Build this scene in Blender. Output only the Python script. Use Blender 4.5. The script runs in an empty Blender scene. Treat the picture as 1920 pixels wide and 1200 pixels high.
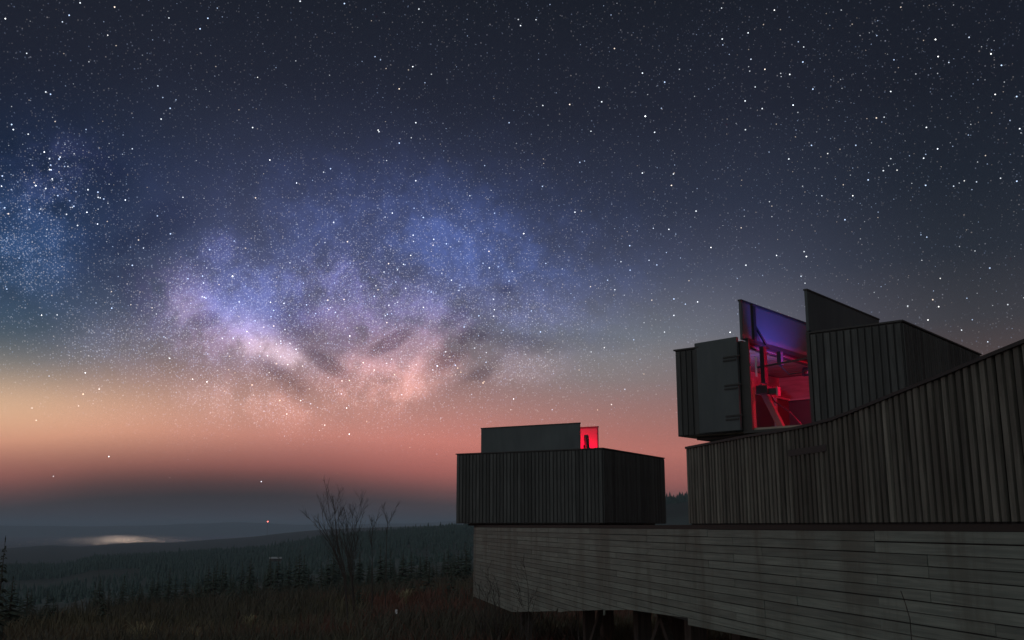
import bpy, math, random
import numpy as np
from mathutils import Vector, Matrix, noise

random.seed(7)
rng = np.random.default_rng(7)
SC = bpy.context.scene
COL = SC.collection
R = math.radians

# ------------------------------------------------------------------ camera
FPX, HOR = 1850.0, 986.0                      # focal length in 1920-px units, horizon row
PITCH = math.atan((HOR - 600) / FPX)
cam = bpy.data.cameras.new('camera')
cam.sensor_width = 36.0
cam.lens = 36.0 * FPX / 1920.0
cam.clip_start = 0.1
cam.clip_end = 120000
cam_o = bpy.data.objects.new('camera', cam)
COL.objects.link(cam_o)
cam_o.location = (0, 0, 0)
cam_o.rotation_euler = (R(90) + PITCH, 0, 0)
SC.camera = cam_o

SC.view_settings.view_transform = 'Standard'
SC.view_settings.look = 'None'
SC.view_settings.exposure = 0.0
SC.view_settings.gamma = 1.0
SC.view_settings.use_curve_mapping = False
SC.render.engine = 'CYCLES'
SC.cycles.use_denoising = True
SC.cycles.max_bounces = 6
SC.cycles.volume_bounces = 1
SC.cycles.sample_clamp_indirect = 4.0


def direction(x, y):
    """unit vector of the sky / land direction that the survey of the photograph gives"""
    a, b = (x - 960) / FPX, (600 - y) / FPX
    cp, sp = math.cos(PITCH), math.sin(PITCH)
    return Vector((a, cp - b * sp, sp + b * cp)).normalized()


def az_el(x, y):
    d = direction(x, y)
    return math.degrees(math.atan2(d.x, d.y)), math.degrees(math.asin(d.z))


def lin(c):
    return tuple(((v / 255) / 12.92 if v / 255 <= .04045 else ((v / 255 + .055) / 1.055) ** 2.4) for v in c[:3])


# ------------------------------------------------------------------ world: night sky
world = bpy.data.worlds.new('World')
SC.world = world
world.use_nodes = True
WT = world.node_tree
WT.nodes.clear()


class NT:
    """small node-building helper; sockets or numbers go in, a socket comes out"""
    def __init__(s, tree): s.t = tree

    def node(s, kind, **kw):
        n = s.t.nodes.new(kind)
        for k, v in kw.items(): setattr(n, k, v)
        return n

    def put(s, sock, v):
        if isinstance(v, bpy.types.NodeSocket): s.t.links.new(v, sock)
        elif v is not None: sock.default_value = v

    def m(s, op, a, b=None, c=None, clamp=False):
        n = s.node('ShaderNodeMath', operation=op, use_clamp=clamp)
        s.put(n.inputs[0], a)
        if b is not None: s.put(n.inputs[1], b)
        if c is not None: s.put(n.inputs[2], c)
        return n.outputs[0]

    def vm(s, op, a, b=None, out=0):
        n = s.node('ShaderNodeVectorMath', operation=op)
        s.put(n.inputs[0], a)
        if b is not None: s.put(n.inputs[3 if op == 'SCALE' else 1], b)
        return n.outputs[1 if op in ('LENGTH', 'DOT_PRODUCT', 'DISTANCE') else 0]

    def mix(s, kind, f, a, b):
        n = s.node('ShaderNodeMix', data_type='RGBA', blend_type=kind)
        n.clamp_factor = True
        s.put(n.inputs[0], f)
        for i, v in ((6, a), (7, b)):
            if isinstance(v, (tuple, list)): v = (*v[:3], 1)
            s.put(n.inputs[i], v)
        return n.outputs[2]

    def ramp(s, f, stops, interp='LINEAR'):
        n = s.node('ShaderNodeValToRGB')
        n.color_ramp.interpolation = interp
        e = n.color_ramp.elements
        while len(e) < len(stops): e.new(0.5)
        for el, (p, c) in zip(e, stops):
            el.position = p
            el.color = (*c[:3], 1) if isinstance(c, (tuple, list)) else (c, c, c, 1)
        s.put(n.inputs[0], f)
        return n.outputs[0]

    def noise(s, vec, scale, detail=4, rough=.55, dist=0.0, out=0):
        n = s.node('ShaderNodeTexNoise')
        n.inputs['Scale'].default_value = scale
        n.inputs['Detail'].default_value = detail
        n.inputs['Roughness'].default_value = rough
        n.inputs['Distortion'].default_value = dist
        if vec is not None: s.put(n.inputs['Vector'], vec)
        return n.outputs[out]

    def smooth(s, v, a, b, lo=0.0, hi=1.0):
        n = s.node('ShaderNodeMapRange', interpolation_type='SMOOTHSTEP')
        s.put(n.inputs[0], v)
        for i, q in ((1, a), (2, b), (3, lo), (4, hi)): s.put(n.inputs[i], q)
        return n.outputs[0]


W = NT(WT)
tc = W.node('ShaderNodeTexCoord')
DIR = W.vm('NORMALIZE', tc.outputs['Generated'])
sx = W.node('ShaderNodeSeparateXYZ'); W.put(sx.inputs[0], DIR)
AZ = W.m('MULTIPLY', W.m('ARCTAN2', sx.outputs[0], sx.outputs[1]), 57.29578)
EL = W.m('MULTIPLY', W.m('ARCSINE', sx.outputs[2]), 57.29578)
cx = W.node('ShaderNodeCombineXYZ'); W.put(cx.inputs[0], AZ); W.put(cx.inputs[1], EL)
AE = cx.outputs[0]
# the dark haze layer low over the land lies a little lower towards the right
ELH = W.m('ADD', W.m('ADD', EL, W.smooth(AZ, -13.0, 9.0, 0.0, 1.25)), W.smooth(AZ, -19.0, -30.0, 0.0, 1.15))
ELW = W.m('ADD', ELH, W.m('MULTIPLY', W.m('SUBTRACT', W.noise(AE, .06, 2), .5), 1.2))
base = W.ramp(W.m('DIVIDE', ELW, 60.0), [
    (0.0, lin((78, 76, 86))), (0.8 / 60, lin((68, 65, 72))), (1.7 / 60, lin((72, 64, 67))),
    (2.4 / 60, lin((108, 76, 76))), (3.4 / 60, lin((160, 96, 91))), (5.2 / 60, lin((188, 116, 106))),
    (7.2 / 60, lin((162, 112, 106))), (9.4 / 60, lin((124, 100, 104))), (12.0 / 60, lin((90, 86, 100))),
    (15.5 / 60, lin((62, 66, 85))), (19.5 / 60, lin((45, 51, 69))), (24.5 / 60, lin((33, 37, 51))),
    (31 / 60, lin((25, 29, 39))), (45 / 60, lin((20, 24, 33))), (1.0, lin((18, 22, 30)))])
sky = base


def blob(px, py, rx, ry, rot=0.0, soft=1.0):
    """soft elliptical patch in azimuth / elevation; radii in degrees"""
    a, e = az_el(px, py)
    d = W.vm('SUBTRACT', AE, (a, e, 0))
    mp = W.node('ShaderNodeMapping', vector_type='TEXTURE')
    W.put(mp.inputs[0], d)
    mp.inputs[2].default_value = (0, 0, R(rot))
    mp.inputs[3].default_value = (rx, ry, 1)
    q = W.vm('DOT_PRODUCT', mp.outputs[0], mp.outputs[0])
    return W.m('POWER', 2.71828, W.m('MULTIPLY', q, -soft))


def add(mask, col, gain=1.0):
    global sky
    sky = W.mix('ADD', W.m('MULTIPLY', mask, gain), sky, lin(col))


# warm glow of a distant town left of the frame, teal air above it, cool dark right side
add(blob(-90, 775, 11.5, 2.0), (228, 196, 138), .40)
add(blob(-60, 690, 12, 3.2), (190, 200, 150), .20)
add(blob(-120, 510, 12, 5), (25, 70, 95), .30)
add(blob(620, 775, 10, 2.0), (185, 170, 158), .16)
add(blob(1130, 680, 9, 2.6), (105, 128, 112), .36)
add(blob(1280, 590, 9, 3.0), (85, 95, 100), .25)
add(blob(860, 850, 7, 2.2), (225, 115, 98), .14)
sky = W.mix('MULTIPLY', W.m('MULTIPLY', W.smooth(AZ, 12.0, 26.0), W.smooth(EL, 36.0, 14.0)), sky, lin((180, 188, 178)))
sky = W.mix('MULTIPLY', W.m('MULTIPLY', W.smooth(AZ, -14.0, -27.0), W.m('MULTIPLY', W.smooth(EL, 6.2, 10.5), W.smooth(EL, 27.0, 17.0))), sky, lin((150, 186, 212)))
sky = W.mix('MULTIPLY', W.m('MULTIPLY', blob(360, 912, 11, 1.7), .75), sky, lin((185, 188, 190)))

# the galaxy: patches of unresolved stars with ragged edges, broken up by dust
n1 = W.noise(DIR, 13.0, 10, .60, .25)
n2 = W.noise(DIR, 42.0, 8, .66, .3)
n3 = W.noise(DIR, 5.5, 4, .5, .2)
NN = W.m('ADD', W.m('SUBTRACT', n1, .5), W.m('MULTIPLY', W.m('SUBTRACT', n2, .5), .7))
NF = W.m('ADD', 1.0, W.m('MULTIPLY', NN, 3.9))


def ragged(px, py, rx, ry, rot=0.0, lo=.04, hi=1.25):
    return W.smooth(W.m('MULTIPLY', blob(px, py, rx, ry, rot), NF), lo, hi)


add(W.m('MULTIPLY', blob(640, 700, 11, 2.6), W.smooth(n1, .3, .7, .5, 1.2)), (150, 112, 110), .15)
cloud = W.m('MULTIPLY', W.smooth(n1, .32, .68, .40, 1.2), W.smooth(n2, .30, .70, .62, 1.35))
wide = W.m('ADD', W.m('ADD', blob(810, 505, 10.0, 4.8, -8), W.m('MULTIPLY', blob(450, 580, 7.0, 4.0, 8), .9)), W.m('MULTIPLY', blob(110, 400, 4.5, 4.0, 0), .30))
add(W.m('MULTIPLY', wide, cloud), (64, 78, 136), .50)
add(W.m('MULTIPLY', blob(860, 470, 7.5, 2.9, -6), cloud), (56, 80, 142), .46)
add(W.m('MULTIPLY', blob(600, 420, 12, 5, 0), W.smooth(n3, .3, .7, .4, 1.)), (44, 44, 84), .30)
star_mask = None
for (x, y, rx, ry, rot, col, g) in [
        (112, 328, 1.9, 1.35, 35, (90, 96, 160), .40), (60, 425, 2.8, 2.4, 20, (50, 82, 128), .42), (25, 500, 2.4, 2.0, 0, (30, 62, 90), .35),
        (405, 462, 1.3, .8, 0, (100, 98, 165), .42), (330, 555, 2.0, 1.7, -30, (135, 112, 165), .52), (352, 582, 1.1, .8, -20, (190, 160, 185), .42),
        (480, 575, 2.5, 1.7, 0, (92, 104, 185), .62), (445, 600, 1.0, .7, 0, (150, 140, 190), .4), (505, 655, 2.3, 1.1, -16, (190, 160, 180), .62),
        (535, 668, 1.4, .6, -18, (245, 215, 215), .45), (480, 652, 1.0, .5, 0, (245, 205, 205), .30), (395, 640, 1.7, .9, 10, (165, 120, 145), .42),
        (640, 515, 2.4, 1.4, 10, (112, 100, 165), .50), (720, 545, 2.6, 1.1, 0, (120, 104, 160), .38), (640, 600, 2.2, 1.0, 0, (150, 115, 160), .46),
        (780, 590, 3.2, 1.0, -4, (130, 110, 160), .46), (930, 575, 3.6, 1.1, -8, (90, 92, 150), .36), (770, 650, 2.8, 1.3, 15, (185, 135, 140), .60),
        (810, 695, 2.4, 1.0, 28, (215, 150, 135), .58), (715, 715, 2.6, 1.0, 0, (210, 145, 130), .48), (670, 690, 1.4, .7, 0, (190, 140, 140), .40),
        (490, 735, 4.0, 1.2, 0, (175, 135, 120), .26), (960, 690, 2.6, .9, 0, (150, 120, 122), .34), (600, 760, 4.5, 1.2, 0, (220, 135, 110), .26),
        (250, 640, 4.0, 1.3, 0, (100, 92, 112), .24)]:
    msk = ragged(x, y, rx * 1.22, ry * 1.22, rot)
    add(msk, col, g * .66)
    star_mask = msk if star_mask is None else W.m('ADD', star_mask, msk)
# dust lanes
for (x, y, rx, ry, rot, g) in [
        (235, 500, 2.2, 3.4, 32, .42), (190, 330, 2.2, 1.3, -35, .34), (60, 290, 2.6, .7, 10, .05), (300, 430, 3.0, 1.4, 30, .36), (865, 650, 2.4, .8, 38, .75),
        (960, 640, 2.6, .6, -10, .28), (545, 720, 2.4, .7, -35, .6), (948, 545, .6, .4, 20, .55), (735, 640, 1.5, .45, 30, .6), (380, 600, .9, .5, 10, .5),
        (610, 680, 1.8, .5, -30, .55), (1080, 640, 3.4, .5, -4, .12), (900, 700, 1.6, .6, 40, .55), (560, 600, 1.3, 1.6, 10, .38), (860, 590, 1.6, .5, 35, .45)]:
    sky = W.mix('MULTIPLY', W.m('MULTIPLY', ragged(x, y, rx, ry, rot, .12, .85), g), sky, lin((150, 146, 158)))

# star dust: layers of faint stars, far thicker inside the star clouds
mw = W.m('ADD', W.m('ADD', W.m('MULTIPLY', wide, .50), W.m('MULTIPLY', blob(620, 700, 15, 4.2), .38)), W.m('MULTIPLY', star_mask, .42), clamp=True)
fade = W.smooth(EL, 1.8, 7.0)
for scale, rad, thr, gain, mwk in ((330.0, .30, .87, .56, .50), (190.0, .19, .86, .66, .42), (470.0, .40, .90, .52, .74), (640.0, .48, .95, .46, .90)):
    v = W.node('ShaderNodeTexVoronoi', feature='F1')
    v.inputs['Scale'].default_value = scale
    W.put(v.inputs['Vector'], DIR)
    spot = W.m('SUBTRACT', 1.0, W.m('DIVIDE', v.outputs['Distance'], rad), clamp=True)
    sc_ = W.node('ShaderNodeSeparateColor'); W.put(sc_.inputs[0], v.outputs['Color'])
    lvl = W.m('SUBTRACT', thr, W.m('MULTIPLY', mw, mwk))
    pick = W.m('MULTIPLY', W.m('SUBTRACT', sc_.outputs[0], lvl), 3.2, clamp=True)
    s_ = W.m('MULTIPLY', W.m('MULTIPLY', W.m('POWER', spot, 1.6), W.m('ADD', pick, W.m('MULTIPLY', W.m('CEIL', pick), .12))), W.m('MULTIPLY', fade, gain))
    tint = W.mix('MIX', sc_.outputs[1], (.45, .62, 1.0), (1.0, .90, .84))
    sky = W.mix('ADD', s_, sky, tint)

bg = W.node('ShaderNodeBackground')
W.put(bg.inputs['Color'], sky)
bg.inputs['Strength'].default_value = 1.0
wo = W.node('ShaderNodeOutputWorld')
WT.links.new(bg.outputs[0], wo.inputs[0])
world.cycles.sampling_method = 'MANUAL'
world.cycles.sample_map_resolution = 512


# added soft fill sun lifting walls and land, from behind left; no source seen
moon = bpy.data.lights.new('moon', 'SUN')
moon.energy = .62; moon.angle = R(110); moon.color = (.87, .98, .97)
fill_sun_o = bpy.data.objects.new('moon', moon); COL.objects.link(fill_sun_o)
fill_sun_o.rotation_euler = Vector((.40, .62, -.66)).to_track_quat('-Z', 'Y').to_euler()


# ------------------------------------------------------------------ materials
def material(name):
    m = bpy.data.materials.new(name)
    m.use_nodes = True
    t = NT(m.node_tree)
    b = m.node_tree.nodes['Principled BSDF']
    return m, t, b


def wood(name, dark, light, rough=.75, grain=(6, 6, .35), scale=3.0, rand=.35, bump=.25, axis_obj=True, stain=None):
    m, t, b = material(name)
    co = t.node('ShaderNodeTexCoord')
    oi = t.node('ShaderNodeObjectInfo')
    mp = t.node('ShaderNodeMapping')
    t.put(mp.inputs[0], co.outputs['Object'])
    mp.inputs[3].default_value = grain
    off = t.vm('SCALE', oi.outputs['Random'], 41.0) if False else None
    cmb = t.node('ShaderNodeCombineXYZ')
    r40 = t.m('MULTIPLY', oi.outputs['Random'], 40.0)
    for i in range(3): t.put(cmb.inputs[i], r40)
    t.put(mp.inputs[1], cmb.outputs[0])
    n = t.noise(mp.outputs[0], scale, 6, .65, .6)
    big = t.noise(co.outputs['Object'], 1.1, 3, .5)
    c = t.mix('MIX', t.smooth(n, .3, .7), dark, light)
    rv = t.m('ADD', 1.0 - rand * .5, t.m('MULTIPLY', oi.outputs['Random'], rand))
    rv = t.m('MULTIPLY', rv, t.smooth(big, .3, .7, .90, 1.08))
    cc = t.vm('SCALE', c, rv)
    if stain:
        geo = t.node('ShaderNodeNewGeometry')
        sm = t.node('ShaderNodeMapping'); t.put(sm.inputs[0], geo.outputs['Position']); sm.inputs[3].default_value = (1.6, 1.6, .32)
        sn = t.noise(sm.outputs[0], 1.0, 7, .66, .5)
        cc = t.mix('MIX', t.smooth(sn, .46, .66, 0, .78), cc, stain)
    t.put(b.inputs['Base Color'], cc)
    b.inputs['Roughness'].default_value = rough
    bp = t.node('ShaderNodeBump')
    bp.inputs['Strength'].default_value = bump
    bp.inputs['Distance'].default_value = .01
    t.put(bp.inputs['Height'], n)
    t.put(b.inputs['Normal'], bp.outputs[0])
    return m


def plain(name, col, rough=.6, metal=0.0, var=.25, scale=4.0):
    m, t, b = material(name)
    co = t.node('ShaderNodeTexCoord')
    n = t.noise(co.outputs['Object'], scale, 5, .6)
    c = t.mix('MIX', n, tuple(v * (1 - var) for v in col), tuple(v * (1 + var) for v in col))
    t.put(b.inputs['Base Color'], c)
    b.inputs['Roughness'].default_value = rough
    b.inputs['Metallic'].default_value = metal
    return m


def glow(name, col, strength):
    m, t, b = material(name)
    b.inputs['Base Color'].default_value = (*col, 1)
    b.inputs['Emission Color'].default_value = (*col, 1)
    b.inputs['Emission Strength'].default_value = strength
    return m


M = {}
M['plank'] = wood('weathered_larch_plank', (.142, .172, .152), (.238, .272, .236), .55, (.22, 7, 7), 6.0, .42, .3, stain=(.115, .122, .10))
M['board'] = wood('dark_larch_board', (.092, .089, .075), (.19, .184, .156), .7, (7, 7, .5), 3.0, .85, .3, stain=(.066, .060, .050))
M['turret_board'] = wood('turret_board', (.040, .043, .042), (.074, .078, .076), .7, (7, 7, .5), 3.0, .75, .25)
M['panel'] = wood('turret_panel', (.050, .066, .071), (.068, .086, .091), .55, (2, 2, .4), 1.5, .1, .05)
M['ply'] = wood('plywood_lining', (.26, .21, .16), (.40, .33, .26), .6, (.6, 5, 5), 2.5, .15, .1)
M['pale_panel'] = plain('flap_lining', (.13, .13, .14), .6, 0, .10, 1.5)
M['backing'] = plain('dark_backing', (.022, .021, .02), .9)
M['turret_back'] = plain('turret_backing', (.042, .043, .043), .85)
M['trim'] = plain('dark_trim', (.035, .034, .033), .6)
M['flash'] = plain('brown_flashing', (.035, .027, .023), .7)
M['steel'] = plain('grey_steel', (.20, .20, .21), .45, .8)
M['black'] = plain('black_paint', (.02, .02, .022), .5)
M['cabinet_light'] = plain('brown_timber', (.16, .12, .09), .6)
M['cabinet'] = plain('brown_cabinet', (.07, .045, .035), .6)
M['white'] = plain('white_enamel', (.75, .75, .78), .4, 0, .05)
M['shed_roof'] = plain('pale_sheet_roof', (.32, .33, .35), .5)
M['post'] = wood('timber_post', (.05, .043, .036), (.10, .085, .07), .8, (6, 6, .4), 3.0, .4, .3)
M['deck'] = plain('deck_boards', (.10, .09, .08), .8)
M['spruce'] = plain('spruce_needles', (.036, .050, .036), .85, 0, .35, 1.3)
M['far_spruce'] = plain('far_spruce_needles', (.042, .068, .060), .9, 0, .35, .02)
M['bark'] = plain('bark', (.07, .055, .045), .9, 0, .3, 6)
M['twig'] = plain('twig_bark', (.06, .05, .045), .9, 0, .3, 6)
M['hill'] = plain('far_hill', (.055, .06, .055), .95, 0, .35, .0006)

# ground
m, t, b = material('moor_ground')
co = t.node('ShaderNodeNewGeometry')
a = t.noise(co.outputs['Position'], .15, 7, .65, .5)
bn = t.noise(co.outputs['Position'], .004, 5, .6, .5)
c = t.mix('MIX', t.smooth(a, .35, .65), (.035, .034, .022), (.085, .066, .042))
c = t.mix('MIX', t.smooth(bn, .42, .6), c, (.035, .055, .038))
sp_ = t.node('ShaderNodeSeparateXYZ'); t.put(sp_.inputs[0], co.outputs['Position'])
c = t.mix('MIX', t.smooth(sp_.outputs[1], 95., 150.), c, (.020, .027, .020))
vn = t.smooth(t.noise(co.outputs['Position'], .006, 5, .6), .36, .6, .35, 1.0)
c = t.mix('MIX', t.m('MULTIPLY', t.m('MULTIPLY', t.smooth(sp_.outputs[1], 260., 420.), t.smooth(sp_.outputs[1], 1050., 820.)), vn), c, (.058, .080, .074))  # paler valley band, mist painted into the ground colour
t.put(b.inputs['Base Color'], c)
b.inputs['Roughness'].default_value = .95
bp = t.node('ShaderNodeBump'); bp.inputs['Strength'].default_value = .6; bp.inputs['Distance'].default_value = .3
t.put(bp.inputs['Height'], t.noise(co.outputs['Position'], 1.2, 6, .7)); t.put(b.inputs['Normal'], bp.outputs[0])
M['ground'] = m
# water
m, t, b = material('still_water')
b.inputs['Base Color'].default_value = (.02, .025, .03, 1)
b.inputs['IOR'].default_value = 1.33
co = t.node('ShaderNodeNewGeometry')
mp = t.node('ShaderNodeMapping'); t.put(mp.inputs[0], co.outputs['Position']); mp.inputs[3].default_value = (.0008, .003, 1)
t.put(b.inputs['Roughness'], t.smooth(t.noise(mp.outputs[0], 1.0, 4), .3, .7, .45, .6))
M['water'] = m


def grass_mat(name, c0, c1):
    m, t, b = material(name)
    co = t.node('ShaderNodeNewGeometry')
    n = t.noise(co.outputs['Position'], .35, 4, .6)
    n2 = t.noise(co.outputs['Position'], 7.0, 2, .6)
    c = t.mix('MIX', t.m('ADD', t.m('MULTIPLY', n, .6), t.m('MULTIPLY', n2, .4)), c0, c1)
    t.put(b.inputs['Base Color'], c)
    b.inputs['Roughness'].default_value = .9
    return m


M['grass'] = grass_mat('dun_moor_grass', (.05, .046, .030), (.17, .14, .085))
M['red'] = grass_mat('russet_heather', (.075, .04, .03), (.20, .085, .06))
M['scrub'] = grass_mat('dark_scrub', (.05, .048, .038), (.11, .096, .07))
M['tussock'] = grass_mat('pale_tussock', (.16, .14, .08), (.34, .29, .17))


# ------------------------------------------------------------------ mesh helpers
class MB:
    def __init__(s): s.v, s.f = [], []

    def quad(s, a, b, c, d):
        n = len(s.v); s.v += [tuple(a), tuple(b), tuple(c), tuple(d)]; s.f.append((n, n + 1, n + 2, n + 3)); return s

    def hexa(s, p):
        """8 corners: bottom 0-3 counter-clockwise, top 4-7"""
        n = len(s.v); s.v += [tuple(q) for q in p]
        for f in ((3, 2, 1, 0), (4, 5, 6, 7), (0, 1, 5, 4), (1, 2, 6, 5), (2, 3, 7, 6), (3, 0, 4, 7)):
            s.f.append(tuple(n + i for i in f))
        return s

    def box(s, x0, x1, y0, y1, z0, z1):
        return s.hexa([(x0, y0, z0), (x1, y0, z0), (x1, y1, z0), (x0, y1, z0), (x0, y0, z1), (x1, y0, z1), (x1, y1, z1), (x0, y1, z1)])

    def bar(s, a, b, w, h=None):
        """square bar from a to b"""
        a, b = Vector(a), Vector(b); h = h or w
        d = (b - a).normalized()
        up = Vector((0, 0, 1)) if abs(d.z) < .9 else Vector((0, 1, 0))
        x = d.cross(up).normalized() * w / 2; y = x.cross(d).normalized() * h / 2
        return s.hexa([a - x - y, a + x - y, a + x + y, a - x + y, b - x - y, b + x - y, b + x + y, b - x + y])

    def tube(s, pts, rad, sides=6, cap=True):
        n0 = len(s.v); pts = [Vector(p) for p in pts]
        if not hasattr(rad, '__len__'): rad = [rad] * len(pts)
        for i, p in enumerate(pts):
            d = (pts[min(i + 1, len(pts) - 1)] - pts[max(i - 1, 0)]).normalized()
            up = Vector((0, 0, 1)) if abs(d.z) < .95 else Vector((1, 0, 0))
            x = d.cross(up).normalized(); y = x.cross(d).normalized()
            for k in range(sides):
                t_ = 2 * math.pi * k / sides
                s.v.append(tuple(p + (x * math.cos(t_) + y * math.sin(t_)) * rad[i]))
        for i in range(len(pts) - 1):
            for k in range(sides):
                a_, b_ = n0 + i * sides + k, n0 + i * sides + (k + 1) % sides
                s.f.append((a_, b_, b_ + sides, a_ + sides))
        if cap:
            s.f.append(tuple(n0 + k for k in range(sides))[::-1])
            s.f.append(tuple(n0 + (len(pts) - 1) * sides + k for k in range(sides)))
        return s

    def mesh(s, name):
        me = bpy.data.meshes.new(name); me.from_pydata(s.v, [], s.f); me.update(); return me

    def build(s, name, mat, parent=None, smooth=False, bevel=0.0):
        me = s.mesh(name)
        return obj(name, me, mat, parent, smooth, bevel)


def obj(name, me, mat=None, parent=None, smooth=False, bevel=0.0):
    o = bpy.data.objects.new(name, me)
    COL.objects.link(o)
    if mat is not None and me is not None and not me.materials: me.materials.append(mat)
    if parent is not None: o.parent = parent
    if smooth:
        for p in me.polygons: p.use_smooth = True
    if bevel:
        md = o.modifiers.new('bevel', 'BEVEL'); md.width = bevel; md.segments = 2
    return o


def np_mesh(name, V, F, mat, parent=None):
    """V (n,3) array, F (m,k) array with k = 3 or 4"""
    me = bpy.data.meshes.new(name)
    V = np.asarray(V, np.float32); F = np.asarray(F, np.int32); k = F.shape[1]
    me.vertices.add(len(V)); me.vertices.foreach_set('co', V.ravel())
    me.loops.add(F.size); me.loops.foreach_set('vertex_index', F.ravel())
    me.polygons.add(len(F)); me.polygons.foreach_set('loop_start', np.arange(0, F.size, k, dtype=np.int32))
    me.update(calc_edges=True); me.validate()
    return obj(name, me, mat, parent)


def tag(o, label=None, cat=None, group=None, kind=None):
    if label: o['label'] = label
    if cat: o['category'] = cat
    if group: o['group'] = group
    if kind: o['kind'] = kind
    return o


def empty(name, loc=(0, 0, 0), rz=0.0, parent=None):
    o = bpy.data.objects.new(name, None); COL.objects.link(o)
    o.location = loc; o.rotation_euler = (0, 0, rz); o.empty_display_size = .3
    if parent: o.parent = parent
    return o


def copy_tree(o, parent=None):
    c = o.copy(); COL.objects.link(c); c.parent = parent
    for ch in list(o.children): copy_tree(ch, c)
    return c


# ------------------------------------------------------------------ land
def table(px):
    ae = [az_el(x, y) for x, y in px]
    A = np.array([a for a, e in ae]); E = np.array([e for a, e in ae])
    return A, E


CREST_A = table([(-200, 1070), (0, 1067), (110, 1067), (180, 1051), (330, 1043), (440, 1036), (510, 1031), (600, 1013), (700, 1003), (850, 991),
                 (960, 985), (1100, 965), (1247, 939), (1292, 933), (1500, 927), (1920, 925), (2300, 940)])
CREST_B = table([(-200, 1033), (0, 1029), (100, 1022), (150, 1025), (215, 1020), (270, 1017), (310, 1019), (400, 1012), (480, 1006), (560, 997), (600, 993),
                 (700, 989), (850, 985), (1200, 978), (1920, 975)])
N_AZ = np.array([-60, -27, -15, -5, 0, 10, 30, 60.])
ROWS = [(2, np.array([-1.75] * 8), 'z'),
        (25, np.array([-3.5, -3.4, -3.3, -3.2, -3.1, -3.0, -2.8, -2.8]), 'z'),
        (60, np.array([-5.4, -5.2, -4.8, -4.4, -4.2, -4.0, -3.6, -3.6]), 'z'),
        (120, np.array([-5.0, -4.75, -4.1, -3.4, -3.0, -2.4, -1.5, -1.5]), 'e'),
        (200, np.array([-5.0, -4.7, -3.9, -3.0, -2.6, -1.9, -.8, -.8]), 'e'),
        (400, np.array([-4.9, -4.5, -3.5, -2.5, -2.1, -1.2, .0, .0]), 'e'),
        (800, np.array([-4.0, -3.7, -2.8, -1.9, -1.5, -.4, .6, .6]), 'e')]


def ground_z(az, r):
    """az in degrees, r in metres (scalars)"""
    w = min(max((abs(az) - 70) / 60, 0), 1)
    azc = max(-60, min(60, az))
    rs, zs = [], []
    for rr, vals, kind in ROWS:
        v = float(np.interp(azc, N_AZ, vals))
        zs.append(v if kind == 'z' else rr * math.tan(R(v))); rs.append(rr)
    eA = float(np.interp(azc, *CREST_A)); eB = float(np.interp(azc, *CREST_B))
    rs += [1400, 1500, 2300, 4000, 4300, 5600, 6500, 30000]
    zA = 1400 * math.tan(R(eA)); zB = 4000 * math.tan(R(eB))
    zs += [zA, zA - 1, min(zA - 35, 2300 * math.tan(R(eB - .9))), zB, zB - 2, -128, -160, -170]
    z = float(np.interp(math.log(r), np.log(rs), zs))
    flat = -1.75 - min(r, 200) * .01
    z = z * (1 - w) + flat * w
    amp = min(.12 + r * .0012, 6.0) if r > 8 else .05
    p = Vector((r * math.sin(R(az)), r * math.cos(R(az)), 0))
    z += amp * (noise.noise(p * (1.0 / max(4.0, r * .12))) * .6 + noise.noise(p * (1.0 / max(1.5, r * .035))) * .3) * (0 if 1300 < r < 1600 else 1)
    return z


def gz_xy(x, y): return ground_z(math.degrees(math.atan2(x, y)), max(2.0, math.hypot(x, y)))


azs = list(np.arange(-44, 44.01, .5)) + list(np.arange(50, 316, 8.0))
rr = np.concatenate([[2.0], np.exp(np.linspace(math.log(4), math.log(5200), 92)), [5600, 6500, 12000, 30000]])
V = []
for a_ in azs:
    aw = (a_ + 180) % 360 - 180
    for r_ in rr:
        V.append((r_ * math.sin(R(a_)), r_ * math.cos(R(a_)), ground_z(aw, r_)))
na, nr = len(azs), len(rr)
F = []
for i in range(na):
    j = (i + 1) % na
    for k in range(nr - 1): F.append((i * nr + k, j * nr + k, j * nr + k + 1, i * nr + k + 1))
V.append((0, 0, -1.75)); c0 = len(V) - 1
V0, F0_ = np.array(V), np.array(F)
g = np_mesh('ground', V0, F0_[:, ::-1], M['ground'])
for p_ in g.data.polygons: p_.use_smooth = True
tag(g, kind='structure')

# water in the far basin
WZ = -118.0
mb = MB(); ring = []
for i in range(49):
    a_ = -50 + i * 100 / 48
    ring.append((math.sin(R(a_)), math.cos(R(a_))))
for (s0, c0_), (s1, c1_) in zip(ring, ring[1:]):
    for r0, r1 in ((5000, 8000), (8000, 12000), (12000, 16500)):
        mb.quad((s0 * r0, c0_ * r0, WZ), (s1 * r0, c1_ * r0, WZ), (s1 * r1, c1_ * r1, WZ), (s0 * r1, c0_ * r1, WZ))
tag(mb.build('water', M['water']), kind='structure')

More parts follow.
